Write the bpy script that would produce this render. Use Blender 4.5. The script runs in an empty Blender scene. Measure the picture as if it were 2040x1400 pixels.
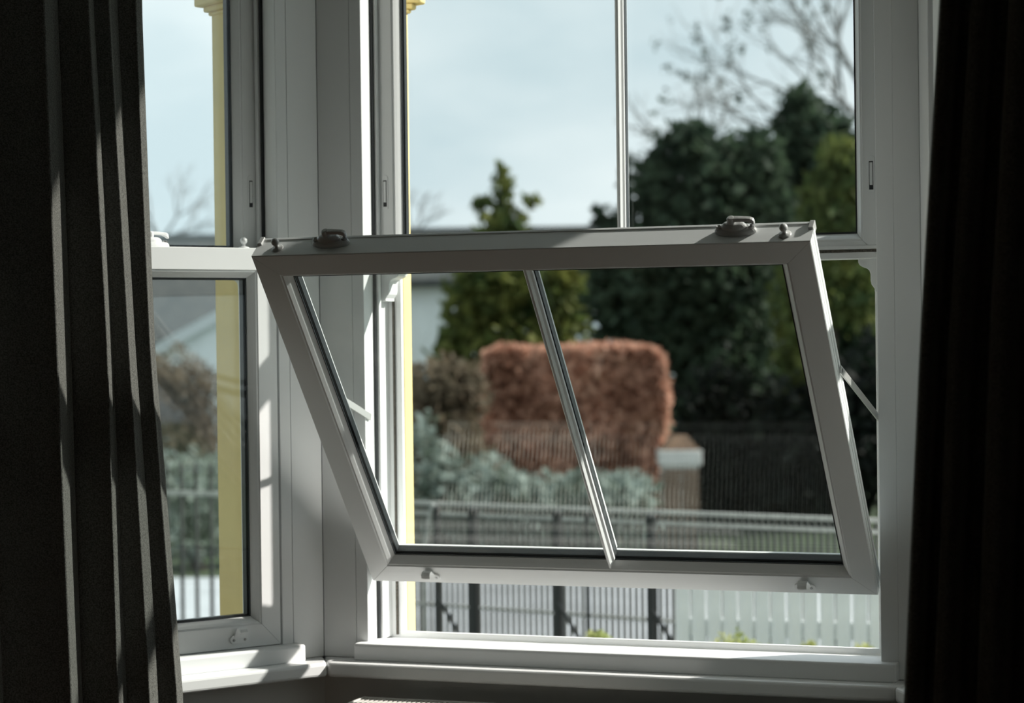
import bpy, bmesh, math, random
import numpy as np
from mathutils import Vector, Matrix
rnd = random.Random(7)
S = bpy.context.scene
COL = S.collection

# ------------------------------------------------------------------ camera
F_PX, CX, CY = 4509.44, 1020.0, 700.0
EYE = Vector((1.7381, -3.8394, 0.5616))
RGT = Vector((0.93584176, 0.35218973, -0.01275094))
UPV = Vector((0.00978266, 0.01020656, 0.99990006))
FWD = Vector((-0.35228467, 0.93587297, -0.00610638))
cam = bpy.data.cameras.new('camera')
cam.sensor_width = 36.0
cam.lens = F_PX * 36.0 / 2040.0
cam.clip_start, cam.clip_end = 0.05, 400
cam.dof.use_dof = True
cam.dof.focus_distance = 3.72
cam.dof.aperture_fstop = 5.0
cam_o = bpy.data.objects.new('camera', cam)
COL.objects.link(cam_o)
M = Matrix((RGT, UPV, -FWD)).transposed().to_4x4()
M.translation = EYE
cam_o.matrix_world = M
S.camera = cam_o

# ------------------------------------------------------------------ sky, sun, exposure
W_ = bpy.data.worlds.new('sky')
S.world = W_
W_.use_nodes = True
nt = W_.node_tree
nt.nodes.clear()
out = nt.nodes.new('ShaderNodeOutputWorld')
bg = nt.nodes.new('ShaderNodeBackground')
tc = nt.nodes.new('ShaderNodeTexCoord')
mp = nt.nodes.new('ShaderNodeMapping')
mp.inputs['Scale'].default_value = (5, 5, 14)
nz = nt.nodes.new('ShaderNodeTexNoise')
nz.inputs['Scale'].default_value = 1.0
nz.inputs['Detail'].default_value = 4.0
nz.inputs['Roughness'].default_value = .5
rp = nt.nodes.new('ShaderNodeValToRGB')
rp.color_ramp.elements[0].position = .38
rp.color_ramp.elements[0].color = (.50, .60, .64, 1)
rp.color_ramp.elements[1].position = .66
rp.color_ramp.elements[1].color = (.72, .775, .79, 1)
nt.links.new(tc.outputs['Generated'], mp.inputs['Vector'])
nt.links.new(mp.outputs['Vector'], nz.inputs['Vector'])
nt.links.new(nz.outputs['Fac'], rp.inputs['Fac'])
nt.links.new(rp.outputs['Color'], bg.inputs['Color'])
nt.links.new(bg.outputs['Background'], out.inputs['Surface'])
bg.inputs['Strength'].default_value = 1.16

SUN_PSI, SUN_EL = math.radians(57), math.radians(33)
sl = bpy.data.lights.new('sun', 'SUN')
sl.energy = 6.2
sl.angle = math.radians(1.2)
sl.color = (1.0, .95, .88)
sun = bpy.data.objects.new('sun', sl)
COL.objects.link(sun)
sd = Vector((-math.sin(SUN_PSI) * math.cos(SUN_EL), -math.cos(SUN_PSI) * math.cos(SUN_EL), -math.sin(SUN_EL)))
sun.rotation_euler = sd.to_track_quat('-Z', 'Y').to_euler()
sun.location = (6, 5, 6)

S.view_settings.view_transform = 'Standard'
S.view_settings.look = 'None'
S.view_settings.exposure = 0.3
S.view_settings.gamma = 1.0
S.view_settings.use_curve_mapping = False
S.cycles.transparent_max_bounces = 40
S.cycles.max_bounces = 12
S.cycles.diffuse_bounces = 6

def at(px, py, D):
    """world point seen at a pixel, D metres ahead of the camera"""
    return EYE + (RGT * ((px - CX) / F_PX) + UPV * (-(py - CY) / F_PX) + FWD) * D

# ------------------------------------------------------------------ materials
def mat(name, col, rough=.5, noise=0, nscale=20, bump=0, spec=.5, metal=0, col2=None, sheen=0):
    m = bpy.data.materials.new(name)
    m.use_nodes = True
    t = m.node_tree
    b = t.nodes['Principled BSDF']
    b.inputs['Base Color'].default_value = (*col, 1)
    b.inputs['Roughness'].default_value = rough
    b.inputs['Specular IOR Level'].default_value = spec
    b.inputs['Metallic'].default_value = metal
    if noise or col2 or bump:
        c = t.nodes.new('ShaderNodeTexCoord')
        n = t.nodes.new('ShaderNodeTexNoise')
        n.inputs['Scale'].default_value = nscale
        n.inputs['Detail'].default_value = 4
        t.links.new(c.outputs['Object'], n.inputs['Vector'])
        if noise or col2:
            r = t.nodes.new('ShaderNodeValToRGB')
            c2 = col2 or tuple(min(1, v * (1 + noise)) for v in col)
            c1 = col if col2 else tuple(v * (1 - noise) for v in col)
            r.color_ramp.elements[0].position = .35
            r.color_ramp.elements[1].position = .65
            r.color_ramp.elements[0].color = (*c1, 1)
            r.color_ramp.elements[1].color = (*c2, 1)
            t.links.new(n.outputs['Fac'], r.inputs['Fac'])
            t.links.new(r.outputs['Color'], b.inputs['Base Color'])
        if bump:
            bp = t.nodes.new('ShaderNodeBump')
            bp.inputs['Strength'].default_value = bump
            bp.inputs['Distance'].default_value = .002
            t.links.new(n.outputs['Fac'], bp.inputs['Height'])
            t.links.new(bp.outputs['Normal'], b.inputs['Normal'])
    return m

def glass_mat(name, tint=(.985, .995, .992)):
    m = bpy.data.materials.new(name)
    m.use_nodes = True
    t = m.node_tree
    t.nodes.clear()
    o = t.nodes.new('ShaderNodeOutputMaterial')
    tr = t.nodes.new('ShaderNodeBsdfTransparent')
    tr.inputs['Color'].default_value = (*tint, 1)
    gl = t.nodes.new('ShaderNodeBsdfGlossy')
    gl.inputs['Roughness'].default_value = .0
    lw = t.nodes.new('ShaderNodeLayerWeight')
    lw.inputs['Blend'].default_value = .5
    pw = t.nodes.new('ShaderNodeMath'); pw.operation = 'POWER'; pw.inputs[1].default_value = 5
    ma = t.nodes.new('ShaderNodeMath'); ma.operation = 'MULTIPLY_ADD'
    ma.inputs[1].default_value = .96; ma.inputs[2].default_value = .035
    mx = t.nodes.new('ShaderNodeMixShader')
    t.links.new(lw.outputs['Facing'], pw.inputs[0])
    t.links.new(pw.outputs[0], ma.inputs[0])
    t.links.new(ma.outputs[0], mx.inputs['Fac'])
    t.links.new(tr.outputs[0], mx.inputs[1])
    t.links.new(gl.outputs[0], mx.inputs[2])
    t.links.new(mx.outputs[0], o.inputs['Surface'])
    return m

UPVC = mat('white_upvc', (.87, .885, .885), .38, bump=.03, nscale=60)
PAINT = mat('white_sill_paint', (.87, .88, .88), .28)
HARDW = mat('satin_hardware', (.50, .50, .49), .3, metal=.0)
SCREW = mat('screw_steel', (.35, .35, .35), .35, metal=1)
STEEL = mat('stay_steel', (.62, .62, .60), .38, metal=.6)
GASKET = mat('black_gasket', (.012, .016, .018), .45)
BRUSH = mat('grey_brush_seal', (.10, .09, .075), .9, noise=.5, nscale=300)
GLASS = glass_mat('window_glass')
WALL = mat('wall_paint', (.74, .74, .72), .85, noise=.04, nscale=8)
DARKWALL = mat('room_wall_paint', (.66, .63, .59), .9, noise=.04, nscale=6)
CEIL = mat('ceiling_paint', (.88, .88, .87), .9)
FLOOR = mat('brown_wood_floor', (.10, .045, .02), .45, noise=.3, nscale=7)
RADW = mat('radiator_enamel', (.62, .60, .56), .35)
CURT = mat('charcoal_curtain_cloth', (.10, .10, .092), .95, noise=.45, nscale=420, bump=.5, spec=.1)
CB = CURT.node_tree.nodes['Principled BSDF']
CB.inputs['Sheen Weight'].default_value = .5
CB.inputs['Sheen Roughness'].default_value = .45
CB.inputs['Sheen Tint'].default_value = (.8, .8, .74, 1)
YELLOW = mat('yellow_masonry_paint', (.84, .68, .31), .8, noise=.04, nscale=14)

# ------------------------------------------------------------------ mesh helpers
def link(o, parent=None):
    COL.objects.link(o)
    if parent is not None:
        o.parent = parent
    return o

def obj(name, verts, faces, m, parent=None, bevel=0, seg=2, smooth=False, recalc=True):
    me = bpy.data.meshes.new(name)
    me.from_pydata([tuple(v) for v in verts], [], faces)
    if recalc:
        bm = bmesh.new(); bm.from_mesh(me)
        bmesh.ops.recalc_face_normals(bm, faces=bm.faces)
        bm.to_mesh(me); bm.free()
    me.materials.append(m)
    if smooth:
        for p in me.polygons:
            p.use_smooth = True
    o = bpy.data.objects.new(name, me)
    link(o, parent)
    if bevel:
        b = o.modifiers.new('bevel', 'BEVEL')
        b.width = bevel; b.segments = seg; b.limit_method = 'ANGLE'; b.angle_limit = math.radians(35)
    return o

class MB:
    def __init__(s): s.v = []; s.f = []
    def add(s, vs, fs):
        k = len(s.v); s.v += [tuple(v) for v in vs]; s.f += [tuple(i + k for i in f) for f in fs]; return s
    def box(s, a, b):
        (x0, y0, z0), (x1, y1, z1) = a, b
        return s.add([(x0,y0,z0),(x1,y0,z0),(x1,y1,z0),(x0,y1,z0),(x0,y0,z1),(x1,y0,z1),(x1,y1,z1),(x0,y1,z1)],
                     [(3,2,1,0),(4,5,6,7),(0,1,5,4),(1,2,6,5),(2,3,7,6),(3,0,4,7)])
    def prism(s, poly, z0, z1):
        n = len(poly)
        return s.add([(x, y, z0) for x, y in poly] + [(x, y, z1) for x, y in poly],
                     [tuple(range(n))[::-1], tuple(range(n, 2*n))] + [(i, (i+1) % n, n+(i+1) % n, n+i) for i in range(n)])
    def extrude_x(s, poly, x0, x1):          # poly in (y,z)
        n = len(poly)
        return s.add([(x0, y, z) for y, z in poly] + [(x1, y, z) for y, z in poly],
                     [tuple(range(n)), tuple(range(n, 2*n))[::-1]] + [(i, n+i, n+(i+1) % n, (i+1) % n) for i in range(n)])
    def tube(s, pts, rad, k=6):
        pts = [Vector(p) for p in pts]; rings = []
        for i, p in enumerate(pts):
            d = (pts[min(i+1, len(pts)-1)] - pts[max(i-1, 0)]).normalized()
            a = d.orthogonal().normalized() if i == 0 else (a - d*a.dot(d)).normalized()
            b = d.cross(a)
            r = rad[i] if isinstance(rad, (list, tuple)) else rad
            rings.append([p + (a*math.cos(2*math.pi*j/k) + b*math.sin(2*math.pi*j/k))*r for j in range(k)])
        fs = []
        for i in range(len(pts)-1):
            for j in range(k):
                fs.append((i*k+j, i*k+(j+1) % k, (i+1)*k+(j+1) % k, (i+1)*k+j))
        fs += [tuple(range(k))[::-1], tuple((len(pts)-1)*k+j for j in range(k))]
        return s.add([v for r in rings for v in r], fs)
    def lathe(s, c, prof, k=20, sx=1, sy=1):  # prof: (r,z) bottom to top, about z through c
        c = Vector(c); n = len(prof)
        vs = [(c.x + r*sx*math.cos(2*math.pi*j/k), c.y + r*sy*math.sin(2*math.pi*j/k), c.z + z) for r, z in prof for j in range(k)]
        fs = [(i*k+j, i*k+(j+1) % k, (i+1)*k+(j+1) % k, (i+1)*k+j) for i in range(n-1) for j in range(k)]
        fs += [tuple(range(k))[::-1], tuple((n-1)*k+j for j in range(k))]
        return s.add(vs, fs)
    def build(s, name, m, parent=None, **k): return obj(name, s.v, s.f, m, parent, **k)

def empty(name, loc=(0, 0, 0), rot=(0, 0, 0)):
    o = bpy.data.objects.new(name, None)
    o.empty_display_size = .05
    o.location = loc; o.rotation_euler = rot
    return link(o)

def tag(o, label, cat=None, group=None, kind=None):
    o['label'] = label
    if cat: o['category'] = cat
    if group: o['group'] = group
    if kind: o['kind'] = kind
    return o

# ------------------------------------------------------------------ bay layout
SP = 1.01588                                    # splay of the side lights (58 degrees)
CL = Vector((-.0907, 0, 0)); CR = Vector((1.036, 0, 0))
DL = Vector((-math.cos(SP), -math.sin(SP), 0)); NL = Vector((-math.sin(SP), math.cos(SP), 0))
DR = Vector((math.cos(SP), -math.sin(SP), 0)); NR = Vector((math.sin(SP), math.cos(SP), 0))
WF, WS, POST = .96, .80, .0907
SIDE = POST + WS + .09                          # length of a bay side
ZH = 1.70                                      # underside of the window head
ZFLOOR, ZCEIL, ZGROUND = -.65, 2.15, -1.84
def pl(s, off): return CL + DL*s + NL*off       # point along left side, off outward
def pr(s, off): return CR + DR*s + NR*off

# room shell ------------------------------------------------------------------
endL, endR = pl(SIDE, 0), pr(SIDE, 0)
YW = endL.y
RX0, RX1, RY0 = -1.5, 2.9, -4.7
def offset_corner(o):
    k = math.tan(SP/2)
    return (Vector((CL.x - o*k, o, 0)), Vector((CR.x + o*k, o, 0)))
oL, oR = offset_corner(.122)
bay_in = [Vector((RX0, YW, 0)), endL, CL, CR, endR, Vector((RX1, YW, 0))]
bay_out = [Vector((RX0, YW+.2, 0)), pl(SIDE, .122), oL, oR, pr(SIDE, .122), Vector((RX1, YW+.2, 0))]
mb = MB()
for i in range(5):
    quad = [bay_in[i].xy, bay_in[i+1].xy, bay_out[i+1].xy, bay_out[i].xy]
    if i in (0, 4):
        mb.prism(quad, ZFLOOR, ZCEIL)
    else:
        mb.prism(quad, ZFLOOR, -.0575)
        mb.prism(quad, ZH + .03, ZCEIL)
w = mb.build('wall_front', WALL); tag(w, 'pale grey wall of the bay under the window sill', kind='structure')
def slab(name, a, b, m, label):
    o = MB().box(a, b).build(name, m); tag(o, label, kind='structure'); return o
slab('floor', (RX0-.1, RY0-.1, ZFLOOR-.1), (RX1+.1, .25, ZFLOOR), FLOOR, 'brown wooden floor of the dark room')
slab('ceiling', (RX0-.1, RY0-.1, ZCEIL), (RX1+.1, .25, ZCEIL+.1), CEIL, 'plain ceiling above the bay')
slab('wall_left', (RX0-.1, RY0, ZFLOOR), (RX0, YW+.3, ZCEIL), DARKWALL, 'dim room wall to the left')
slab('wall_right', (RX1, RY0, ZFLOOR), (RX1+.1, YW+.3, ZCEIL), DARKWALL, 'dim room wall to the right')
slab('wall_back', (RX0-.1, RY0-.1, ZFLOOR), (RX1+.1, RY0, ZCEIL), DARKWALL, 'dim room wall behind the camera')

# corner posts ----------------------------------------------------------------
def corner_post(name, C, D, N, sgn, wf, ws, label):
    t = empty(name, (C.x, C.y, -.03)); tag(t, label, kind='structure')
    k = math.tan(SP/2)
    def rel(v): return (v.x - C.x, v.y - C.y)
    th = .018
    inner = C + Vector((-sgn*th*k, th, 0)) if sgn > 0 else C + Vector((th*k, th, 0))
    g = .0007
    MB().prism([rel(C + Vector((sgn*g, 0, 0))), rel(C + Vector((sgn*wf, 0, 0))), rel(C + Vector((sgn*wf, th, 0))), rel(inner + Vector((sgn*g, 0, 0)))], 0, ZH+.06).build('front_panel', UPVC, t, bevel=.0008)
    MB().prism([rel(C + D*g), rel(C + D*ws), rel(C + D*ws + N*th), rel(inner + D*g)], 0, ZH+.06).build('side_panel', UPVC, t, bevel=.0008)
    # structural core behind the panels, out to the masonry
    MB().prism([rel(C + Vector((sgn*(wf-.003), th+.001, 0))), rel(C + Vector((sgn*(wf-.003), .12, 0))), rel(C + D*(ws-.003) + N*.12), rel(C + D*(ws-.003) + N*(th+.001)), rel(inner + (N+Vector((0, 1, 0)))*.001)], 0, ZH+.06).build('post_core', UPVC, t)
    return t
corner_post('trim_1', CL, DL, NL, 1, .0665, .0665, 'white panelled corner post between the left side window and the front window')
corner_post('trim_2', CR, DR, NR, -1, .0455, .0665, 'white panelled corner post beside the right curtain')

# sill -------------------------------------------------------------------------
sill = empty('trim_3', (0, 0, -.0575)); tag(sill, 'white painted sill board running along the bay under the windows', kind='structure')
def nose(o):
    k = math.tan(SP/2)
    return Vector((CL.x + o*k, -o, 0)), Vector((CR.x - o*k, -o, 0))
nl, nr = nose(.071)
def sill_board(poly):
    MB().prism([(v.x, v.y) for v in poly], 0, .0265).build('sill_board', PAINT, sill, bevel=.006, seg=3)
g = Vector((.0004, 0, 0))
mL, mR = CL + (CL - nl)*.6, CR + (CR - nr)*.6
sill_board([nl + g, nr - g, mR - g, mL + g])
sill_board([nl - g, mL - g, pl(SIDE, .0426), pl(SIDE, -.071)])
sill_board([nr + g, pr(SIDE, -.071), pr(SIDE, .0426), mR + g])

# ------------------------------------------------------------------ window frames
def window_frame(name, O, rot, W, label, jl=.0235, jr=.0305, lips=(.026, .026)):
    t = empty(name, (O.x, O.y, 0), (0, 0, rot)); tag(t, label, kind='structure')
    def jamb(x0, sgn, jw, lip):
        # plan section of the box frame: room face, sash channel, parting bead, outer channel, outer lip
        P = [(-jw, 0), (0, 0), (0, .047), (.0095, .0475), (.0095, .0585), (0, .059), (0, .112), (lip, .1125), (lip, .124), (-jw, .124)]
        MB().prism([(x0 + sgn*a, b) for a, b in P], -.003, ZH).build('jamb', UPVC, t, bevel=.0012)
        MB().box((x0 + (0 if sgn > 0 else -.005), .0415, 0), (x0 + (.005 if sgn > 0 else 0), .047, ZH)).build('brush_seal', GASKET, t)
        if lip < .02: return
        a, b = (x0 + .010, x0 + .0135) if sgn > 0 else (x0 - .0135, x0 - .010)
        MB().box((a, .107, 0), (b, .1125, ZH)).build('brush_seal', BRUSH, t)
    jamb(0, 1, jl, lips[0]); jamb(W, -1, jr, lips[1])
    e0, e1 = -.016, W + .031
    MB().extrude_x([(-.03, -.031), (-.03, -.0035), (-.027, 0), (.05, .001), (.053, -.004), (.112, -.006), (.113, .006), (.124, .006), (.124, -.031)], e0, e1).build('bottom_rail', UPVC, t, bevel=.0025, seg=3)
    MB().extrude_x([(0, ZH), (0, ZH+.06), (.124, ZH+.06), (.124, ZH-.02), (.112, ZH-.02), (.112, ZH)], -jl, W + jr).build('head', UPVC, t, bevel=.0012)
    return t
window_frame('window_1', Vector((0, 0, 0)), 0, WF, 'white box frame of the front window around the tilted sash')
OL = pl(POST + WS, 0); OR_ = pr(POST - .025, 0)
window_frame('window_2', OL, SP, WS, 'white frame of the left side window beside the long curtain', .0235, .0235, (.026, .007))
window_frame('window_3', OR_, -SP, WS, 'white frame of the right side window behind the right curtain', .0235, .0235)

# ------------------------------------------------------------------ sashes
def sash(name, W, H, m, label, face=.040, bead=.055, T=.049):
    t = empty(name); t.matrix_world = m; tag(t, label, 'window sash')
    P = [(0, .0015), (.0012, 0), (face, 0), (face + .0012, .0022), (face + .004, .0024), (face + (bead-face)*.55, .0075), (bead - .002, .0145), (bead, .0165), (bead - .009, .0168), (bead - .009, .0412), (bead, .0415), (bead - .003, T - .0008), (face, T - .0004), (.004, T), (.004, .036), (0, .036), (0, .028), (.005, .028), (.005, .021), (0, .021), (0, .014), (.004, .014), (.004, .011), (0, .011)]
    P0 = P[:-11] + [(0, T - .001)]
    def rail(nm, fa, fb, P=P):
        n = len(P)
        vs = [fa(a, w) for a, w in P] + [fb(a, w) for a, w in P]
        fs = [tuple(range(n))[::-1], tuple(range(n, 2*n))] + [(i, (i+1) % n, n+(i+1) % n, n+i) for i in range(n)]
        return obj(nm, vs, fs, UPVC, t)
    e = .0004
    rail('bottom_rail', lambda a, w: (a+e, w, a), lambda a, w: (W-a-e, w, a))
    rail('top_rail', lambda a, w: (a+e, w, H-a), lambda a, w: (W-a-e, w, H-a), P0)
    rail('stile', lambda a, w: (a, w, a+e), lambda a, w: (a, w, H-a-e))
    rail('stile', lambda a, w: (W-a, w, a+e), lambda a, w: (W-a, w, H-a-e))
    # black spacer between the panes and the gasket line
    b = bead + .0035
    mb = MB()
    for (x0, z0, x1, z1) in ((b-.011, b-.011, b, H-b+.011), (W-b, b-.011, W-b+.011, H-b+.011), (b, b-.011, W-b, b), (b, H-b, W-b, H-b+.011)):
        mb.box((x0, .0225, z0), (x1, .0355, z1))
    mb.build('spacer_bar', GASKET, t)
    b = bead - .0005; mb = MB(); c = bead + .0012
    for (x0, z0, x1, z1) in ((b, b, c, H-b), (W-c, b, W-b, H-b), (c, b, W-c, c), (c, H-c, W-c, H-b)):
        mb.box((x0, .016, z0), (x1, .0178, z1))
    mb.build('gasket', GASKET, t)
    for w0 in (.018, .036):
        MB().box((b-.004, w0, b-.004), (W-b+.004, w0+.004, H-b+.004)).build('glass_pane', GLASS, t)
    return t

def glazing_bar(t, W, H, inset):
    x = W/2; z0, z1 = inset, H - inset
    P = [(-.0080, .0178), (-.0076, .0135), (-.0042, .0105), (-.0018, .0035), (.0018, .0035), (.0042, .0105), (.0076, .0135), (.0080, .0178)]
    n = len(P)
    vs = []
    for z, s in ((z0, 1), (z1, -1)):
        for a, w in P:                      # ends follow the slope of the bead
            vs.append((x + a, w, z + s*(w - .003)*.95))
    fs = [tuple(range(n)), tuple(range(n, 2*n))[::-1]] + [(i, (i+1) % n, n+(i+1) % n, n+i) for i in range(n)]
    g = obj('glazing_bar', vs, fs, UPVC, t)
    MB().box((x-.0082, .0225, z0+.01), (x+.0082, .0355, z1-.01)).build('spacer_bar', GASKET, g)
    MB().box((x-.0045, .0402, z0+.012), (x+.0045, .050, z1-.012)).build('outer_bar', UPVC, g, bevel=.002)
    return g

def cam_fastener(t, u, w, z, m):
    b = MB()
    b.lathe((u, w, z), [(.0335, 0), (.0335, .004), (.031, .0075), (.026, .009)], 28, 1, .40)
    b.lathe((u-.002, w, z), [(.021, .0085), (.020, .013), (.016, .0165), (.012, .0175)], 24, 1, .5)
    o = b.build('cam_fastener', m, t, smooth=False, bevel=.0008)
    l = MB()
    px, pz = u - .004, z + .017
    l.lathe((px, w, pz), [(.0062, 0), (.0066, .004), (.0066, .009), (.005, .0112)], 18)
    # lever arm with drooping rounded end
    P = [(0, .0045, .0108, .0055), (.012, .0048, .0108, .0050), (.024, .0042, .0100, .0045), (.031, .0012, .0092, .0046), (.035, -.0015, .0070, .0042), (.0365, -.002, .0035, .003)]
    vs = []
    for a, lo, hi, hw in P:
        vs += [(px+a, w-hw, pz+lo), (px+a, w+hw, pz+lo), (px+a, w+hw*.8, pz+hi), (px+a, w-hw*.8, pz+hi)]
    fs = [(0, 1, 2, 3), tuple((len(P)-1)*4+i for i in (3, 2, 1, 0))]
    for i in range(len(P)-1):
        for j in range(4):
            fs.append((i*4+j, i*4+(j+1) % 4, (i+1)*4+(j+1) % 4, (i+1)*4+j))
    l.add(vs, fs)
    l.build('lever', m, o, bevel=.0012)
    for s in (-1, 1):
        MB().lathe((u + s*.0255, w, z+.0078), [(.0048, 0), (.0048, .0035), (.0032, .0045), (.0018, .0030), (.0005, .0028)], 14).build('screw', SCREW if s > 0 else m, o)
    return o

def tilt_knob(t, u, w, z, m):
    prof = [(.0105, 0), (.0105, .0012), (.0085, .0026), (.0045, .0034), (.0032, .0055), (.0032, .0080)]
    R = .0068
    for i in range(1, 9):
        a = -math.pi/2 + .48 + (math.pi - .48)*i/8
        prof.append((max(R*math.cos(a), .0003), .0138 + R*math.sin(a)))
    return MB().lathe((u, w, z), prof, 20).build('tilt_knob', m, t, smooth=True)

def finger_lift(t, u, v, m, wid=.017):
    # rounded screw plate with a tongue that rises and curls into the room
    n = 10; poly = []
    for i in range(n+1):
        a = -math.pi/2 + math.pi*i/n
        poly.append((u + .011 + .008*math.cos(a), v + .008*math.sin(a)))
    for i in range(n+1):
        a = math.pi/2 + math.pi*i/n
        poly.append((u - .011 + .008*math.cos(a), v + .008*math.sin(a)))
    k = len(poly)
    b = MB().add([(x, -.0028, z) for x, z in poly] + [(x, .0002, z) for x, z in poly],
                 [tuple(range(k)), tuple(range(k, 2*k))[::-1]] + [(i, k+i, k+(i+1) % k, (i+1) % k) for i in range(k)])
    path = [(-.0015, v), (-.0020, v+.008), (-.0032, v+.014), (-.0065, v+.0185), (-.0115, v+.0205), (-.0165, v+.0185), (-.0190, v+.0140), (-.0188, v+.0105)]
    hw = [.013, .0105, .0085, .0082, .0082, .0082, .0082, .0075]
    vs = []
    for i, (y, z) in enumerate(path):
        d = Vector((path[min(i+1, 7)][0] - path[max(i-1, 0)][0], path[min(i+1, 7)][1] - path[max(i-1, 0)][1])).normalized()
        nn = Vector((-d.y, d.x)) * .0014
        for s, q in ((-1, 1), (1, 1), (1, -1), (-1, -1)):
            vs.append((u + s*hw[i], y + nn.x*q, z + nn.y*q))
    fs = [(0, 1, 2, 3), (31, 30, 29, 28)]
    for i in range(7):
        for j in range(4):
            fs.append((i*4+j, i*4+(j+1) % 4, (i+1)*4+(j+1) % 4, (i+1)*4+j))
    b.add(vs, fs)
    o = b.build('finger_lift', m, t, bevel=.0006)
    for s in (-1, 1):
        MB().add(*screw_y(u + s*.0115, -.0027, v - .001)).build('screw', SCREW, o)
    return o
def screw_y(x, y, z, r=.0027, k=12):
    vs = [(x + r*math.cos(2*math.pi*i/k), y, z + r*math.sin(2*math.pi*i/k)) for i in range(k)] + [(x + r*.8*math.cos(2*math.pi*i/k), y-.0009, z + r*.8*math.sin(2*math.pi*i/k)) for i in range(k)]
    return vs, [(i, (i+1) % k, k+(i+1) % k, k+i) for i in range(k)] + [tuple(range(k, 2*k))]

def limit_stop(t, u, z0, z1):
    r = .0062; n = 10
    poly = [(u + r*math.cos(math.pi*i/n), z1 + .004 + r*math.sin(math.pi*i/n)) for i in range(n+1)] + [(u - r, z0 - .004), (u + r, z0 - .004)]
    k = len(poly)
    o = MB().add([(x, -.0012, z) for x, z in poly] + [(x, .001, z) for x, z in poly],
                 [tuple(range(k)), tuple(range(k, 2*k))[::-1]] + [(i, k+i, k+(i+1) % k, (i+1) % k) for i in range(k)]).build('limit_stop', UPVC, t, bevel=.0004)
    s = MB().box((u-.0036, -.0014, z0), (u-.0026, -.0009, z1)).box((u+.0026, -.0014, z0), (u+.0036, -.0009, z1)).box((u-.0036, -.0014, z1-.002), (u+.0036, -.0009, z1))
    s.box((u-.003, -.0015, z0), (u+.003, -.0009, z0+.008))
    s.build('slot', GASKET, o)
    MB().box((u-.0024, -.003, z0+.0085), (u+.0024, -.0008, z1-.0025)).build('catch', UPVC, o, bevel=.0005)

def sash_horn(t, x, sgn, z, d=.044):
    # ogee bracket hanging under the meeting rail; x at the jamb side, sgn towards the glass
    P = [(0, 0), (.038, 0), (.038, -.006), (.0355, -.011), (.030, -.0145), (.0235, -.0165), (.0185, -.0205), (.0165, -.027), (.0165, -.038), (.0150, -.045), (.0115, -.050), (.0095, -.0525), (.0095, -.058), (0, -.058)]
    k = len(P)
    MB().add([(x + sgn*a, .003, z + b) for a, b in P] + [(x + sgn*a, d, z + b) for a, b in P],
             [tuple(range(k)), tuple(range(k, 2*k))[::-1]] + [(i, k+i, k+(i+1) % k, (i+1) % k) for i in range(k)]).build('sash_horn', UPVC, t, bevel=.001)

def upper_sash(name, wm, W, label, bar=True):
    ws = W - .008
    m = wm @ Matrix.Translation((.004, .0605, .691))
    t = sash(name, ws, ZH - .691 - .001, m, label, face=.031, bead=.045, T=.046)
    if bar: glazing_bar(t, ws, ZH - .692, .037)
    limit_stop(t, .0155, .1195, .169); limit_stop(t, ws - .0155, .1195, .169)
    sash_horn(t, .003, 1, 0); sash_horn(t, ws - .003, -1, 0)
    MB().box((.002, -.0045, .0115), (ws-.002, .0005, .0165)).build('brush_seal', BRUSH, t)
    MB().box((.002, -.0055, .017), (ws-.002, .0005, .0235)).build('interlock', UPVC, t, bevel=.001)
    return t
def wmat(O, rot): return Matrix.Translation((O.x, O.y, 0)) @ Matrix.Rotation(rot, 4, 'Z')

WM1, WM2, WM3 = wmat(Vector((0, 0, 0)), 0), wmat(OL, SP), wmat(OR_, -SP)
# the tilted sash: bottom pivots in the jambs, top leans into the room
TILT, TH, TW = .679027, .7588, .948
tm = Matrix.Translation((.0058, .0117, .1117)) @ Matrix.Rotation(TILT, 4, 'X')
ts = sash('window_sash', TW, TH, tm, 'white two-pane lower sash of the front window tilted into the room')
glazing_bar(ts, TW, TH, .043)
for u, w in ((.137, .029), (.826, .029)): cam_fastener(ts, u, w, TH, HARDW)
for u, w in ((.0415, .020), (.905, .018)): tilt_knob(ts, u, w, TH, HARDW)
for u in (.121, .823): finger_lift(ts, u, .0165, UPVC)
# raised lip along the back of the top rail, with end blocks at the corners
MB().box((.009, .043, TH-.001), (TW-.009, .049, TH+.0012)).build('interlock', UPVC, ts, bevel=.001)
for x0 in (.0006, TW-.0086):
    MB().box((x0, .030, TH-.012), (x0+.008, .049, TH+.004)).build('corner_block', HARDW, ts, bevel=.001)
for x in (-.0028, TW + .0028):
    a, b = Vector((x, .194, .2365)), Vector((x, .026, .481))
    d = (b - a).normalized(); n = Vector((0, -d.z, d.y)) * .0065
    vs = []
    for p in (a - d*.004, b + d*.008):
        for sx, q in ((-1, 1), (1, 1), (1, -1), (-1, -1)):
            vs.append((p.x + sx*.0012, p.y + n.y*q, p.z + n.z*q))
    st = obj('stay_arm', vs, [(0, 1, 2, 3), (7, 6, 5, 4)] + [(j, (j+1) % 4, 4+(j+1) % 4, 4+j) for j in range(4)], STEEL, ts, bevel=.0004)
    MB().tube([(x-.0022, b.y, b.z), (x+.0022, b.y, b.z)], .0035, 10).build('rivet', SCREW, st)

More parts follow.
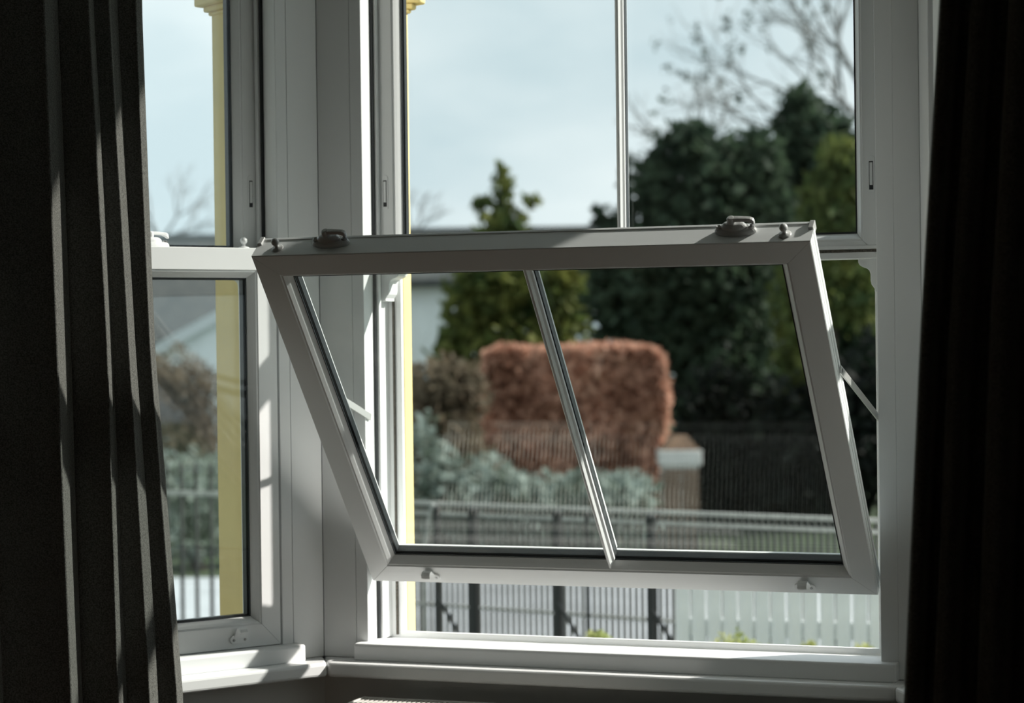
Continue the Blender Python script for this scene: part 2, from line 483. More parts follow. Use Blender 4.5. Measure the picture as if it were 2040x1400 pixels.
upper_sash('window_sash', WM1, WF, 'fixed white upper sash of the front window with a slim centre bar')
upper_sash('window_sash', WM2, WS, 'white upper sash of the left side window, above its fastener', False)
upper_sash('window_sash', WM3, WS, 'white upper sash of the side window behind the right curtain', False)
def lower_sash(wm, W, label):
    ws = W - .008; h = .7305
    t = sash('window_sash', ws, h, wm @ Matrix.Translation((.004, -.001, .0015)), label)
    for u in (.16, ws-.09): finger_lift(t, u, .017, UPVC)
    for u in (.045, ws-.055): tilt_knob(t, u, .022, h, UPVC)
    cam_fastener(t, ws - .240, .030, h, UPVC)
    return t
lower_sash(WM2, WS, 'closed white lower sash of the left side window beside the curtain')
lower_sash(WM3, WS, 'closed white lower sash of the side window behind the right curtain')

# ------------------------------------------------------------------ yellow masonry pilaster outside the left post
A = pl(.0975, .1255); B = pl(.0975, .216)
pil_poly = [A, B, Vector((-.26, .17, 0)), Vector((-.12, .24, 0)), Vector((.0265, .162, 0)), Vector((.0265, .1255, 0)), oL + Vector((0, .004, 0))]
cen = sum(pil_poly, Vector()) / len(pil_poly)
pz0 = ZGROUND
pil = empty('pilaster', (cen.x, cen.y, pz0)); tag(pil, 'yellow painted masonry pilaster outside between the two windows', 'pilaster')
def rel(v): return (v.x - cen.x, v.y - cen.y)
MB().prism([rel(v) for v in pil_poly], 0, 3.35).build('shaft', YELLOW, pil)
def ring(o, z0, z1, nm):
    ps = []
    for v in pil_poly[1:5]:
        d = (v - Vector((-.08, .08, 0))).normalized(); ps.append(v + d*o)
    ps = [A + NL*.02 + DL*o*.9] + ps + [Vector((.0265 + o*.9, .150, 0)), Vector((-.03, .13, 0)), oL + Vector((-.0, .012, 0))]
    MB().prism([rel(v) for v in ps], z0 - pz0, z1 - pz0).build(nm, YELLOW, pil, bevel=.004, seg=3)
ring(.008, 1.186, 1.193, 'capital_moulding'); ring(.018, 1.193, 1.204, 'capital_moulding'); ring(.036, 1.204, 1.27, 'capital_moulding')

# ------------------------------------------------------------------ radiator under the front sill
rad = empty('radiator', (.5, -.17, ZFLOOR)); tag(rad, 'white convector radiator with a ribbed top grille under the front sill', 'radiator')
rx0, rx1, ry0, ry1, rz1 = .035 - .5, .95 - .5, -.105, .080, .563
MB().box((rx0, ry0, .10), (rx1, ry0+.014, rz1-.004)).build('front_panel', RADW, rad, bevel=.004)
MB().box((rx0, ry1-.012, .10), (rx1, ry1, rz1-.004)).build('back_panel', RADW, rad, bevel=.003)
for x in (rx0-.003, rx1-.001):
    MB().box((x, ry0, .10), (x+.004, ry1, rz1+.001)).build('end_panel', RADW, rad, bevel=.001)
MB().box((rx0+.003, ry0+.02, 0), (rx0+.05, ry1-.02, .10)).build('foot', RADW, rad)
MB().box((rx1-.05, ry0+.02, 0), (rx1-.003, ry1-.02, .10)).build('foot', RADW, rad)
mb = MB().box((rx0, ry0, rz1-.006), (rx1, ry0+.016, rz1)).box((rx0, ry1-.014, rz1-.006), (rx1, ry1, rz1))
mb.build('grille_frame', RADW, rad)
slat_me = None
for i in range(100):
    x = rx0 + .006 + i*(rx1-rx0-.012)/99
    if slat_me is None:
        o = MB().box((-.0022, ry0+.014, rz1-.010), (.0022, ry1-.012, rz1-.001)).build('grille_slat', RADW, rad); slat_me = o.data
    else:
        o = bpy.data.objects.new('grille_slat', slat_me); link(o, rad)
    o.location.x = x

# ------------------------------------------------------------------ curtains
def curtain(name, label, ptfun, ridges, z_rows, amp, over=(-.55, .6)):
    """ridges: for each fold the distance along the track at the z of z_rows"""
    nr_ = len(ridges); per = 26
    zs = np.linspace(ZFLOOR + .004, 2.05, 50)
    phis = np.linspace(over[0], nr_ - 1 + over[1], int((nr_ - 1 + over[1] - over[0])*per))
    vs = []
    for z in zs:
        r = [np.interp(z, z_rows, k) for k in ridges]
        for ph in phis:
            if ph < 0: s = r[0] + ph*(r[1] - r[0])
            elif ph > nr_ - 1: s = r[-1] + (ph - nr_ + 1)*(r[-1] - r[-2])
            else: s = np.interp(ph, range(nr_), r)
            i = min(max(int(ph), 0), nr_ - 2)
            a = amp[i] * (.85 + .15*math.sin(z*2 + i))
            c = math.cos(2*math.pi*ph)
            off = a * (c if c > 0 else -abs(c)**.8)
            sw = .18 * abs(r[i+1] - r[i]) * math.sin(4*math.pi*ph) * .35
            vs.append(ptfun(s + sw, off + .004*math.sin(z*3.1 + ph*1.7), z))
    n = len(phis); fs = [(j*n+i, j*n+i+1, (j+1)*n+i+1, (j+1)*n+i) for j in range(len(zs)-1) for i in range(n-1)]
    base = Vector(vs[n//2])
    o = obj(name, [Vector(v) - base for v in vs], fs, CURT, smooth=True, recalc=False)
    o.location = base
    sd_ = o.modifiers.new('cloth', 'SOLIDIFY'); sd_.thickness = .003; sd_.offset = 0
    tag(o, label, 'curtain')
    return o
zr = [-.05, .548, 1.135]
curtain('curtain', 'long charcoal curtain with sunlit folds beside the left side window',
        lambda s, off, z: (lambda p: (p.x, p.y, z))(pl(s, -.150 - off)),
        [[.95, .96, .98], [.80, .81, .83], [.608, .624, .640], [.517, .530, .556], [.455, .486, .512], [.403, .442, .462]],
        zr, [.034, .030, .022, .012, .010], over=(-.3, .30))
curtain('curtain', 'long black curtain hanging at the right of the front window',
        lambda s, off, z: (s, -.95 - off, z),
        [[1.185, 1.219, 1.26], [1.225, 1.255, 1.30], [1.285, 1.31, 1.35], [1.36, 1.385, 1.41], [1.45, 1.46, 1.48], [1.54, 1.55, 1.56], [1.64, 1.65, 1.66], [1.75, 1.76, 1.77]],
        zr, [.02, .024, .03, .034, .036, .036, .036], over=(-.25, .3))

# ================================================================== outdoors
def ground(name, a, b, c, d, z, m, label, kind='structure'):
    o = MB().add([(*a, z), (*b, z), (*c, z), (*d, z), (*a, z-.2), (*b, z-.2), (*c, z-.2), (*d, z-.2)],
                 [(0, 1, 2, 3), (7, 6, 5, 4), (0, 4, 5, 1), (1, 5, 6, 2), (2, 6, 7, 3), (3, 7, 4, 0)]).build(name, m)
    tag(o, label, kind=kind); return o
GRASS = mat('lawn', (.035, .06, .02), .95, noise=.5, nscale=3)
ROAD = mat('pale_paving', (.42, .45, .47), .9, noise=.12, nscale=1.5)
FX, FY = Vector((FWD.x, FWD.y)).normalized(), Vector((RGT.x, RGT.y)).normalized()
def gp(fw, rt): v = Vector((EYE.x, EYE.y)) + FX*fw + FY*rt; return (v.x, v.y)
ground('ground', gp(-25, -60), gp(-25, 60), gp(140, 60), gp(140, -60), ZGROUND-.05, GRASS, 'grass and garden ground outside the house')
ground('trim_4', gp(17.6, -40), gp(16.2, 40), gp(22.4, 40), gp(23.6, -40), ZGROUND, ROAD, 'pale grey road and pavement beyond the railings')

IRON = mat('black_iron', (.02, .022, .022), .5)
GREYM = mat('grey_galvanised_rail', (.42, .42, .40), .5, noise=.15, nscale=30)
BARM = mat('dark_grey_bar', (.055, .06, .055), .6)
PALE = mat('pale_weathered_board', (.85, .88, .89), .7, noise=.08, nscale=4)

def line_frame(px0, d0, px1, d1):
    a, b = at(px0, 690, d0), at(px1, 690, d1)
    a.z = b.z = ZGROUND
    return a, b
def bars(parent, m, count, length, r, z0, z1, name, flat=None):
    me = None
    for i in range(count):
        x = (i + .5) * length / count
        if me is None:
            o = (MB().box((-r, -r, z0), (r, r, z1)) if flat is None else flat()).build(name, m, parent); me = o.data
        else:
            o = bpy.data.objects.new(name, me); link(o, parent)
        o.location.x = x
# fine railing along the road
a, b = line_frame(815, 9.0, 1790, 7.8)
ln = (b - a).length; ang = math.atan2(b.y - a.y, b.x - a.x)
fr = empty('road_railing', a, (0, 0, ang)); tag(fr, 'fine vertical bar railing with two pale rails along the road', 'railing')
ztop = at(880, 1003, 8.92).z - ZGROUND
bars(fr, BARM, 80, ln, .0054, .05, ztop - .01, 'bar')
for z, h in ((ztop, .008), (ztop - .040, .007), (ztop - .40, .006), (.15, .006)):
    MB().box((-.01, -.009, z-h), (ln, .009, z+h)).build('rail', GREYM, fr)
MB().tube([(.135, -.03, ztop), (.115, -.03, ztop-.05), (.085, -.03, ztop-.2), (.08, -.03, .02)], .010, 8).build('end_rail', GREYM, fr)
# dark posts with diagonal back stays
for px, wd, lab in ((865, .036, 'thin black iron post with a diagonal stay, leftmost along the road railing'), (938, .058, 'thick black iron post second from the left along the road railing'),
                    (1165, .026, 'slender dark post beside the leaning stay, below the centre bar of the tilted sash'), (1106, .05, 'black iron post with a diagonal stay near the middle of the road railing'), (1293, .06, 'thick black iron post with a diagonal stay, rightmost along the road railing')):
    dd = 9.0 + (7.8 - 9.0)*(px - 815)/975 - .26; wd *= .5
    p = at(px, 690, dd); p.z = ZGROUND
    t = empty('railing_post', p, (0, 0, ang)); tag(t, lab, 'post', 'iron posts along the road railing')
    MB().box((-wd/2, -wd/2, 0), (wd/2, wd/2, ztop - .01)).lathe((0, 0, ztop-.01), [(wd*.7, 0), (wd*.7, .01), (.003, .02)], 8).build('shaft', IRON, t)
    if px not in (938, 1165):
        zt = ztop - .33
        MB().tube([(0, -.01, zt), (.06, -.012, zt-.075), (.125, -.015, zt-.165)], .008, 6).build('stay', IRON, t)
# low pale palisade at the right
a, b = line_frame(1338, 7.70, 1790, 7.45)
ln = (b - a).length; ang2 = math.atan2(b.y - a.y, b.x - a.x)
pf = empty('palisade_fence', a, (0, 0, ang2)); tag(pf, 'low pale fence of rounded upright boards below the tilted sash', 'fence')
hz = at(1500, 1152, 7.6).z - ZGROUND
def pale_board():
    n = 8; poly = [(.0248*math.cos(math.pi*i/n), -.013*math.sin(math.pi*i/n)) for i in range(n+1)] + [(-.0248, .007), (.0248, .007)]
    return MB().prism(poly, 0, hz)
bars(pf, PALE, 14, ln, .03, 0, hz, 'board', flat=pale_board)
for z in (.2, hz-.2):
    MB().box((0, .008, z), (ln, .025, z+.06)).build('rail', PALE, pf)
# spear railing seen through the left side window
a, b = line_frame(200, 11.2, 520, 10.8)
ln = (b - a).length; ang3 = math.atan2(b.y - a.y, b.x - a.x)
sf = empty('spear_railing', a, (0, 0, ang3)); tag(sf, 'dark spear-topped iron railing seen through the left side window', 'railing')
zs_ = at(360, 918, 11).z - ZGROUND
def spear():
    return MB().box((-.007, -.007, 0), (.007, .007, zs_ - .08)).lathe((0, 0, zs_-.08), [(.007, 0), (.014, .02), (.009, .055), (.002, .08)], 6)
bars(sf, IRON, 11, ln, .01, 0, zs_, 'bar', flat=spear)
zr1 = at(360, 982, 11).z - ZGROUND
for z in (zr1, .25):
    MB().box((0, -.010, z-.012), (ln, .010, z+.012)).build('rail', GREYM, sf)

# ------------------------------------------------------------------ foliage
def leaves(n, blobs, size, seed, shell=.45, droop=0):
    g = np.random.default_rng(seed)
    wts = np.array([b[1][0]*b[1][1] + b[1][0]*b[1][2] for b in blobs]); wts = wts/wts.sum()
    idx = g.choice(len(blobs), n, p=wts)
    d = g.normal(size=(n, 3)); d /= np.linalg.norm(d, axis=1)[:, None]
    r = g.random(n)**shell
    c = np.array([b[0] for b in blobs])[idx]; e = np.array([b[1] for b in blobs])[idx]
    ax = [np.array([FY.x, FY.y, 0]), np.array([FX.x, FX.y, 0]), np.array([0, 0, 1.])]
    lump = 1 + .16*np.sin(d[:, 0]*9 + idx) * np.sin(d[:, 2]*8 + idx*2)
    p = c + sum((d[:, k]*r*lump*e[:, k])[:, None]*ax[k][None] for k in range(3))
    u = g.normal(size=(n, 3)); u[:, 2] -= droop; u /= np.linalg.norm(u, axis=1)[:, None]
    v = np.cross(u, g.normal(size=(n, 3))); v /= np.linalg.norm(v, axis=1)[:, None]
    s = size*(.6 + .8*g.random(n))[:, None]
    V = np.stack([p - u*s, p + v*s*.5, p + u*s, p - v*s*.5], 1).reshape(-1, 3)
    return V
def leaf_obj(name, V, m, parent, origin):
    n = len(V)//4
    me = bpy.data.meshes.new(name)
    me.vertices.add(len(V)); me.vertices.foreach_set('co', (V - np.array(origin)).astype(np.float32).ravel())
    me.loops.add(4*n); me.loops.foreach_set('vertex_index', np.arange(4*n, dtype=np.int32))
    me.polygons.add(n); me.polygons.foreach_set('loop_start', np.arange(0, 4*n, 4, dtype=np.int32))
    me.polygons.foreach_set('loop_total', np.full(n, 4, dtype=np.int32))
    me.update(); me.validate()
    me.materials.append(m)
    o = bpy.data.objects.new(name, me); link(o, parent); o['kind'] = 'stuff'
    return o
def blob(px, py, rx, ry, D):
    k = D/F_PX
    return (tuple(at(px, py, D)), (rx*k, min(rx*k, .9), ry*k))
def plant(name, label, cat, D, base_px, blobs, m, n, size, seed, trunk=.1, group=None, droop=0, shell=.45, stems=1, bark=None):
    bs = [blob(*q, D=D) if len(q) == 4 else blob(*q[:4], D=D + q[4]) for q in blobs]
    base = at(base_px, 690, D); base.z = ZGROUND - .05
    t = empty(name, base); tag(t, label, cat, group)
    top = max(b_[0][2] for b_ in bs); mb = MB()
    for i in range(stems):
        tgt = Vector(bs[i % len(bs)][0]) - base
        mb.tube([(0.03*i, 0, 0), tgt*.5 + Vector((0, 0, .1)), tgt], [trunk, trunk*.7, trunk*.25], 7)
    mb.build('trunk' if cat == 'tree' else 'stem', bark or BARK, t)
    leaf_obj('foliage', leaves(n, bs, size, seed, shell, droop), m, t, base)
    return t
BARK = mat('bark', (.07, .055, .045), .9, noise=.3, nscale=9)
def leafm(nm, c1, c2, sc=2.5):
    m = mat(nm, c1, .7, col2=c2, nscale=sc, spec=.2)
    t = m.node_tree; b = t.nodes['Principled BSDF']; o = t.nodes['Material Output']
    tl = t.nodes.new('ShaderNodeBsdfTranslucent'); mx = t.nodes.new('ShaderNodeMixShader')
    mx.inputs['Fac'].default_value = .38
    t.links.new(b.inputs['Base Color'].links[0].from_socket, tl.inputs['Color'])
    t.links.new(b.outputs[0], mx.inputs[1]); t.links.new(tl.outputs[0], mx.inputs[2]); t.links.new(mx.outputs[0], o.inputs['Surface'])
    return m
DARKG = leafm('dark_evergreen_leaf', (.022, .041, .026), (.070, .104, .062))
BLACKG = leafm('laurel_leaf', (.004, .007, .005), (.010, .016, .011))
MIDG = leafm('conifer_leaf', (.045, .085, .028), (.20, .21, .055))
YELG = leafm('yellow_green_leaf', (.05, .085, .03), (.16, .18, .05))
COPPER = leafm('copper_beech_leaf', (.37, .185, .125), (.74, .45, .33), 1.6)
BROWNL = leafm('brown_shrub_leaf', (.10, .075, .05), (.20, .16, .11))
GREYG = leafm('grey_green_leaf', (.06, .085, .055), (.40, .46, .42), 3.5)
FRESH = leafm('fresh_leaf', (.28, .34, .12), (.60, .58, .26), 5)

# clipped copper hedge: boxy, dense
hx0, hx1, hD = 965, 1322, 27.0
k = hD/F_PX
c0 = at((hx0+hx1)/2, 815, hD)
t = empty('copper_hedge', (c0.x, c0.y, ZGROUND-.05)); tag(t, 'clipped square copper-brown beech hedge across the road', 'hedge')
g = np.random.default_rng(3)
n = 13000; hw, hd, ht = (hx1-hx0)/2*k, .7, at(1100, 692, hD).z - ZGROUND
def boxpts(n):
    P = g.random((n, 3)); P[:, :2] = P[:, :2]*2 - 1
    f = g.integers(0, 4, n)
    P[f == 0, 1] = -1 + g.random((f == 0).sum())*.15
    P[f == 1, 0] = -1 + g.random((f == 1).sum())*.12
    P[f == 2, 0] = 1 - g.random((f == 2).sum())*.12
    P[f == 3, 2] = 1 - g.random((f == 3).sum())*.06
    return P
P = boxpts(n); rr = .09
loc_ = np.stack([P[:, 0]*hw, P[:, 1]*hd, P[:, 2]*ht], 1)
lumpy = .07*np.sin(loc_[:, 0]*5)*np.sin(loc_[:, 2]*6 + 1)
edge = np.clip(np.abs(P[:, 0]) - .86, 0, 1)*np.clip(P[:, 2] - .86, 0, 1)
loc_[:, 2] -= edge*5
loc_[:, 1] -= lumpy; loc_[:, 0] += .5*lumpy; loc_[:, 2] += lumpy*.2
ctr = np.array([FY.x, FY.y, 0])[None]*loc_[:, :1] + np.array([FX.x, FX.y, 0])[None]*loc_[:, 1:2] + np.array([0, 0, 1.])[None]*loc_[:, 2:3] + np.array([c0.x, c0.y, ZGROUND])
u = g.normal(size=(n, 3)); u /= np.linalg.norm(u, axis=1)[:, None]
v = np.cross(u, g.normal(size=(n, 3))); v /= np.linalg.norm(v, axis=1)[:, None]
s_ = .075*(.6 + .8*g.random(n))[:, None]
leaf_obj('foliage', np.stack([ctr-u*s_, ctr+v*s_*.6, ctr+u*s_, ctr-v*s_*.6], 1).reshape(-1, 3), COPPER, t, (c0.x, c0.y, ZGROUND-.05))
mb = MB()
for i in range(7):
    x = -hw*.85 + i*hw*.283
    mb.tube([(FY.x*x, FY.y*x, 0), (FY.x*x*1.02, FY.y*x*1.02, ht*.8)], [.035, .01], 5)
mb.build('stem', BARK, t)
hq = [(FY*(a_*(hw-.12)) + FX*(b_*.5)) for a_, b_ in ((-1, -1), (1, -1), (1, 1), (-1, 1))]
MB().prism([(v_.x, v_.y) for v_ in hq], .3, ht - .14).build('inner_growth', COPPER, t)

plant('conifer_tree', 'pointed green conifer rising behind the left of the copper hedge', 'tree', 34.5, 1000,
      [(1000, 385, 26, 50), (1000, 345, 9, 22), (960, 405, 22, 14), (1055, 400, 18, 14), (1000, 450, 55, 40), (1005, 560, 105, 90), (935, 610, 60, 90), (1080, 600, 70, 100), (1010, 720, 150, 130), (1000, 850, 150, 150), (905, 690, 40, 60), (1140, 610, 55, 120)],
      MIDG, 9000, .10, 11, trunk=.12)
plant('evergreen_tree', 'broad dark evergreen tree right of the centre bar', 'tree', 31.6, 1400,
      [(1370, 300, 75, 65), (1300, 380, 65, 90), (1420, 380, 110, 120), (1500, 320, 70, 70), (1330, 520, 130, 120), (1450, 560, 130, 160), (1235, 470, 45, 60), (1215, 570, 60, 110), (1195, 430, 20, 28), (1290, 640, 120, 120), (1430, 760, 150, 170), (1520, 440, 80, 130)],
      DARKG, 15000, .10, 12, trunk=.2, shell=.6)
plant('evergreen_tree', 'tall dark evergreen tree with a domed top by the right stile', 'tree', 33.4, 1640,
      [(1595, 215, 45, 50), (1610, 270, 80, 80), (1650, 330, 100, 110), (1570, 360, 80, 100), (1700, 420, 120, 150), (1620, 560, 140, 170), (1700, 720, 150, 170), (1580, 800, 120, 170), (1800, 500, 120, 200)],
      DARKG, 15000, .10, 13, trunk=.2, shell=.6)
plant('cypress_tree', 'yellow-green cypress in front of the dark evergreen at the right', 'tree', 30.0, 1640,
      [(1670, 330, 50, 70), (1640, 420, 60, 90), (1710, 400, 60, 120), (1590, 600, 62, 100), (1650, 560, 70, 120), (1575, 720, 45, 70), (1720, 590, 50, 90), (1590, 770, 28, 40)],
      YELG, 3000, .085, 14, trunk=.1, droop=1.2, shell=.5)
plant('laurel_bush', 'low black-green laurel under the evergreens behind the brick pillar', 'bush', 28.7, 1540,
      [(1430, 850, 90, 150), (1540, 900, 150, 160), (1660, 900, 140, 160), (1400, 980, 110, 110), (1560, 1000, 180, 100), (1740, 850, 110, 190)],
      BLACKG, 11000, .09, 15, trunk=.05, shell=.7, stems=4)
plant('brown_shrub', 'bare brown shrub left of the copper hedge', 'shrub', 25.3, 880,
      [(880, 760, 70, 55), (840, 800, 50, 70), (930, 790, 50, 70), (870, 860, 90, 80), (900, 950, 110, 100)],
      BROWNL, 3500, .06, 16, trunk=.03, stems=5)
plant('grey_shrub', 'pale grey-green flowering shrub in front of the copper hedge', 'shrub', 23.9, 1060,
      [(870, 930, 60, 55), (960, 960, 80, 60), (1060, 985, 110, 55), (1180, 985, 90, 55), (1260, 985, 60, 50), (900, 1020, 110, 80), (1050, 1050, 140, 70), (1200, 1050, 120, 70), (840, 860, 35, 40)],
      GREYG, 5500, .055, 17, trunk=.03, stems=7)
plant('brown_shrub', 'tangled brown shrub behind the spear railing in the side window', 'shrub', 26, 370,
      [(340, 760, 90, 70), (400, 800, 70, 90), (300, 820, 80, 90), (380, 880, 100, 70)], BROWNL, 3500, .05, 18, trunk=.03, stems=6)
plant('green_shrub', 'green garden shrub behind the spear railing in the side window', 'shrub', 24.3, 380,
      [(380, 960, 110, 70), (320, 1000, 90, 80), (430, 1010, 80, 80), (370, 1060, 120, 60)], GREYG, 3000, .05, 19, trunk=.03, stems=5)
for i, (px, py, r, lab) in enumerate(((1188, 1290, 22, 'small yellow-green plant below the centre bar'), (1458, 1302, 36, 'largest yellow-green plant at the foot of the pale fence'),
                                     (1612, 1312, 20, 'small yellow-green plant at the middle of the pale fence'), (1722, 1318, 22, 'small green plant at the right end of the pale fence'))):
    plant('garden_plant', lab, 'plant', 7.1, px, [(px, py-18, r*1.2, r*.8), (px+r*.9, py+2, r*1.5, r*.8), (px, py+55, r, 55)], FRESH, 420, .012, 30+i, trunk=.004, stems=3, group='plants below the fence')

# ------------------------------------------------------------------ bare trees
def bare_tree(name, label, base_px, D, start, dirv, L, depth, seed, r0, m, leafy=0):
    g = random.Random(seed)
    base = at(base_px, 690, D); base.z = ZGROUND - .05
    t = empty(name, base); tag(t, label, 'tree')
    mb = MB(); tips = []
    def grow(p, d, L, r, lev):
        pts = [p]; q = p
        for i in range(3):
            d = (d + Vector((g.gauss(0, .13), g.gauss(0, .13), g.gauss(0, .10)))).normalized()
            q = q + d*L/3; pts.append(q)
        mb.tube(pts, [r, r*.88, r*.76, r*.62], 5 if lev < 2 else 4)
        if lev >= depth: tips.append(q); return
        for i in range(3 if lev < 3 else 2):
            f = pts[2 + (i % 2)] if i < 2 else q
            nd = (d + Vector((g.gauss(0, .45), g.gauss(0, .45), g.gauss(.12, .35)))).normalized()
            grow(f, nd, L*g.uniform(.62, .82), r*.58, lev+1)
    top = start - base
    mb.tube([(0, 0, 0), top*.5, top], [r0*1.5, r0*1.25, r0], 8)
    trunk = MB(); trunk.v, trunk.f = mb.v, mb.f
    for dv, l in dirv:
        grow(top, Vector(dv).normalized(), l, r0*.7, 0)
    mb.build('branches', m, t)
    if leafy:
        gg = np.random.default_rng(seed)
        bs = [(tuple(base + tips[i]), (.12, .12, .12)) for i in gg.choice(len(tips), min(len(tips), leafy))]
        leaf_obj('foliage', leaves(leafy*9, bs, .05, seed), DARKG, t, base)
    return t
R3, U3 = RGT, Vector((0, 0, 1))
def dv(a, b, c=0): return tuple(R3*a + U3*b + FWD*c)
TWIG = mat('grey_twig', (.20, .20, .19), .9)
bare_tree('bare_tree', 'large leafless tree with fine branches above the evergreens at the upper right', 1850, 37, at(1800, 330, 37),
          [(dv(-1, .42), 1.7), (dv(-.8, .8), 1.55), (dv(-1, .1), 1.4), (dv(-.3, 1), 1.6), (dv(-.6, .45, .3), 1.6)], 1.2, 4, 5, .075, TWIG, leafy=70)
bare_tree('bare_tree', 'thin leafless tree poking out behind the broad dark evergreen', 1385, 33, at(1385, 330, 33),
          [(dv(-.3, 1), .55), (dv(.4, 1), .55), (dv(-.9, .7), .55)], .5, 3, 8, .04, TWIG)
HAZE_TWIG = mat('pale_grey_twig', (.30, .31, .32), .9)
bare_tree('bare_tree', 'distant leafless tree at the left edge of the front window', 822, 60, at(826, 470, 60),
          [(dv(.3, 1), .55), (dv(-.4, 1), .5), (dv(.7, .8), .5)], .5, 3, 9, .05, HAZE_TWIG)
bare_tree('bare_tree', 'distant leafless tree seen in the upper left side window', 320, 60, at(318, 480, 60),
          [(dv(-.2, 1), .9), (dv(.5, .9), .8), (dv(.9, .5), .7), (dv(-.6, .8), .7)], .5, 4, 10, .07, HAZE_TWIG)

# ------------------------------------------------------------------ brick gate pillar
BRICK = mat('brown_brick', (.17, .10, .06), .85, noise=.35, nscale=14)
CAPM = mat('pale_stone_cap', (.62, .60, .58), .8, noise=.08, nscale=6)
pD = 25.4; k = pD/F_PX
pb = at(1350, 690, pD); pb.z = ZGROUND - .05
gpil = empty('gate_pillar', pb, (0, 0, math.atan2(FY.y, FY.x))); tag(gpil, 'brown brick gate pillar with a pale stone cap right of the copper hedge', 'gate pillar')
ptop = at(1350, 925, pD).z - pb.z
hwp = 37*k
cs = .075; rows = int((ptop)/cs); half = None
for r in range(rows):
    for side in range(2):
        nb = 2
        for j in range(nb):
            w_ = 2*hwp/nb
            x0 = -hwp + j*w_ + .006; x1 = x0 + w_ - .012
            if half is None:
                half = MB().box((.006-w_/2, 0, 0), (w_/2-.006, .10, cs-.012))
                o = half.build('brick', BRICK, gpil); half = o.data
            else:
                o = bpy.data.objects.new('brick', half); link(o, gpil)
            o.location = ((x0+x1)/2 * (1 if r % 2 else .97), -hwp if side == 0 else hwp-.10, r*cs)
MB().box((-hwp+.008, -hwp+.008, 0), (hwp-.008, hwp-.008, ptop)).build('mortar_core', CAPM, gpil)
MB().box((-hwp-.03, -hwp-.03, ptop), (hwp+.03, hwp+.03, ptop+30*k)).build('cap_slab', CAPM, gpil, bevel=.01)
z0 = ptop+30*k; z1 = ptop + 58*k; e_ = hwp+.01
MB().add([(-e_, -e_, z0), (e_, -e_, z0), (e_, e_, z0), (-e_, e_, z0), (-.09, -.09, z1), (.09, -.09, z1), (.09, .09, z1), (-.09, .09, z1)],
         [(3, 2, 1, 0), (4, 5, 6, 7), (0, 1, 5, 4), (1, 2, 6, 5), (2, 3, 7, 6), (3, 0, 4, 7)]).build('cap_pyramid', BRICK, gpil)

# ------------------------------------------------------------------ houses beyond
def slate(nm, c1, c2):
    m = bpy.data.materials.new(nm); m.use_nodes = True; t = m.node_tree
    b = t.nodes['Principled BSDF']; b.inputs['Roughness'].default_value = .75
    c = t.nodes.new('ShaderNodeTexCoord'); br = t.nodes.new('ShaderNodeTexBrick')
    mpn = t.nodes.new('ShaderNodeMapping'); mpn.inputs['Rotation'].default_value = (math.radians(90), 0, 0)
    br.inputs['Scale'].default_value = 3.2; br.inputs['Mortar Size'].default_value = .012
    br.inputs['Color1'].default_value = (*c1, 1); br.inputs['Color2'].default_value = (*c2, 1); br.inputs['Mortar'].default_value = (c1[0]*.5, c1[1]*.5, c1[2]*.5, 1)
    t.links.new(c.outputs['Object'], mpn.inputs['Vector']); t.links.new(mpn.outputs[0], br.inputs['Vector'])
    t.links.new(br.outputs['Color'], b.inputs['Base Color'])
    return m
SLATE = slate('dark_slate', (.05, .056, .056), (.075, .08, .076))
RENDER = mat('pale_blue_render', (.80, .85, .88), .9, noise=.05, nscale=2)
WHITEB = mat('white_verge', (.6, .64, .66), .7)
HA = math.atan2(FY.y, FY.x)
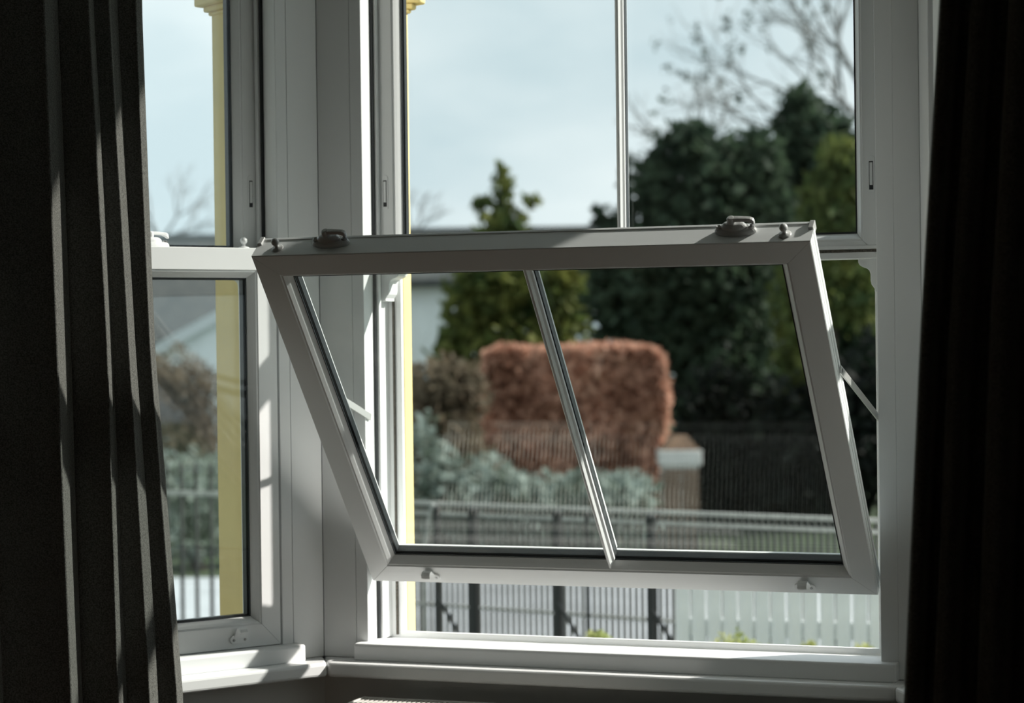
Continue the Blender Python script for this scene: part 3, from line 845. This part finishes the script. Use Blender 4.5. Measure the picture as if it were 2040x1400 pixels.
def house(label, px0, px1, D, y_eave, y_ridge, wallm, depth, overhang=.25):
    a = at(px0, 690, D); b = at(px1, 690, D)
    ln = (b-a).length; a.z = ZGROUND - .05
    t = empty('house', a, (0, 0, HA)); tag(t, label, 'house')
    ze = at((px0+px1)/2, y_eave, D).z - a.z; zr_ = at((px0+px1)/2, y_ridge, D + depth/2).z - a.z
    MB().add([(0, 0, 0), (ln, 0, 0), (ln, depth, 0), (0, depth, 0), (0, 0, ze), (ln, 0, ze), (ln, depth, ze), (0, depth, ze), (0, depth/2, zr_-.05), (ln, depth/2, zr_-.05)],
             [(3, 2, 1, 0), (0, 1, 5, 4), (2, 3, 7, 6), (1, 2, 6, 9, 5), (3, 0, 4, 8, 7), (4, 5, 9, 8), (6, 7, 8, 9)]).build('wall', wallm, t)
    o = overhang; sl_ = (zr_-ze)/(depth/2)
    mb = MB()
    for s in (0, 1):
        y0 = -o if s == 0 else depth + o; z0 = ze - o*sl_
        mb.add([(-o, y0, z0+.02), (ln+o, y0, z0+.02), (ln+o, depth/2, zr_), (-o, depth/2, zr_), (-o, y0, z0+.17), (ln+o, y0, z0+.17), (ln+o, depth/2, zr_+.15), (-o, depth/2, zr_+.15)],
               [(0, 1, 2, 3), (7, 6, 5, 4), (0, 4, 5, 1), (1, 5, 6, 2), (2, 6, 7, 3), (3, 7, 4, 0)])
    rf = mb.build('roof', SLATE, t)
    MB().tube([(-o, depth/2, zr_+.15), (ln+o, depth/2, zr_+.15)], .09, 8).build('ridge_tile', SLATE, rf)
    MB().box((-o, -o-.08, ze-o*sl_), (ln+o, -o, ze-o*sl_+.1)).build('gutter', SLATE, rf)
    return t
house('pale blue rendered house with a low slate roof behind the conifer', 640, 1185, 48, 562, 474, RENDER, 5)
house('dark slate-roofed house seen through the left side window', 120, 470, 44, 680, 490, BRICK, 7)
# low building with a white verge in front of it
gD = 38; a = at(290, 690, gD); a.z = ZGROUND - .05
gr = empty('garage', a, (0, 0, HA)); tag(gr, 'low pale garage with a sloping white roof edge in the side window', 'garage')
kk = gD/F_PX; lw_ = 160*kk; zl, zh = at(290, 722, gD).z - a.z, at(450, 628, gD).z - a.z
MB().add([(0, 0, 0), (lw_, 0, 0), (lw_, 3, 0), (0, 3, 0), (0, 0, zl), (lw_, 0, zh), (lw_, 3, zh), (0, 3, zl)],
         [(3, 2, 1, 0), (0, 1, 5, 4), (1, 2, 6, 5), (2, 3, 7, 6), (3, 0, 4, 7), (4, 5, 6, 7)]).build('wall', RENDER, gr)
MB().add([(-.2, -.15, zl-.1), (lw_+.1, -.15, zh), (lw_+.1, 3.1, zh), (-.2, 3.1, zl-.1), (-.2, -.15, zl+.1), (lw_+.1, -.15, zh+.2), (lw_+.1, 3.1, zh+.2), (-.2, 3.1, zl+.1)],
         [(3, 2, 1, 0), (4, 5, 6, 7), (0, 1, 5, 4), (1, 2, 6, 5), (2, 3, 7, 6), (3, 0, 4, 7)]).build('roof', WHITEB, gr)
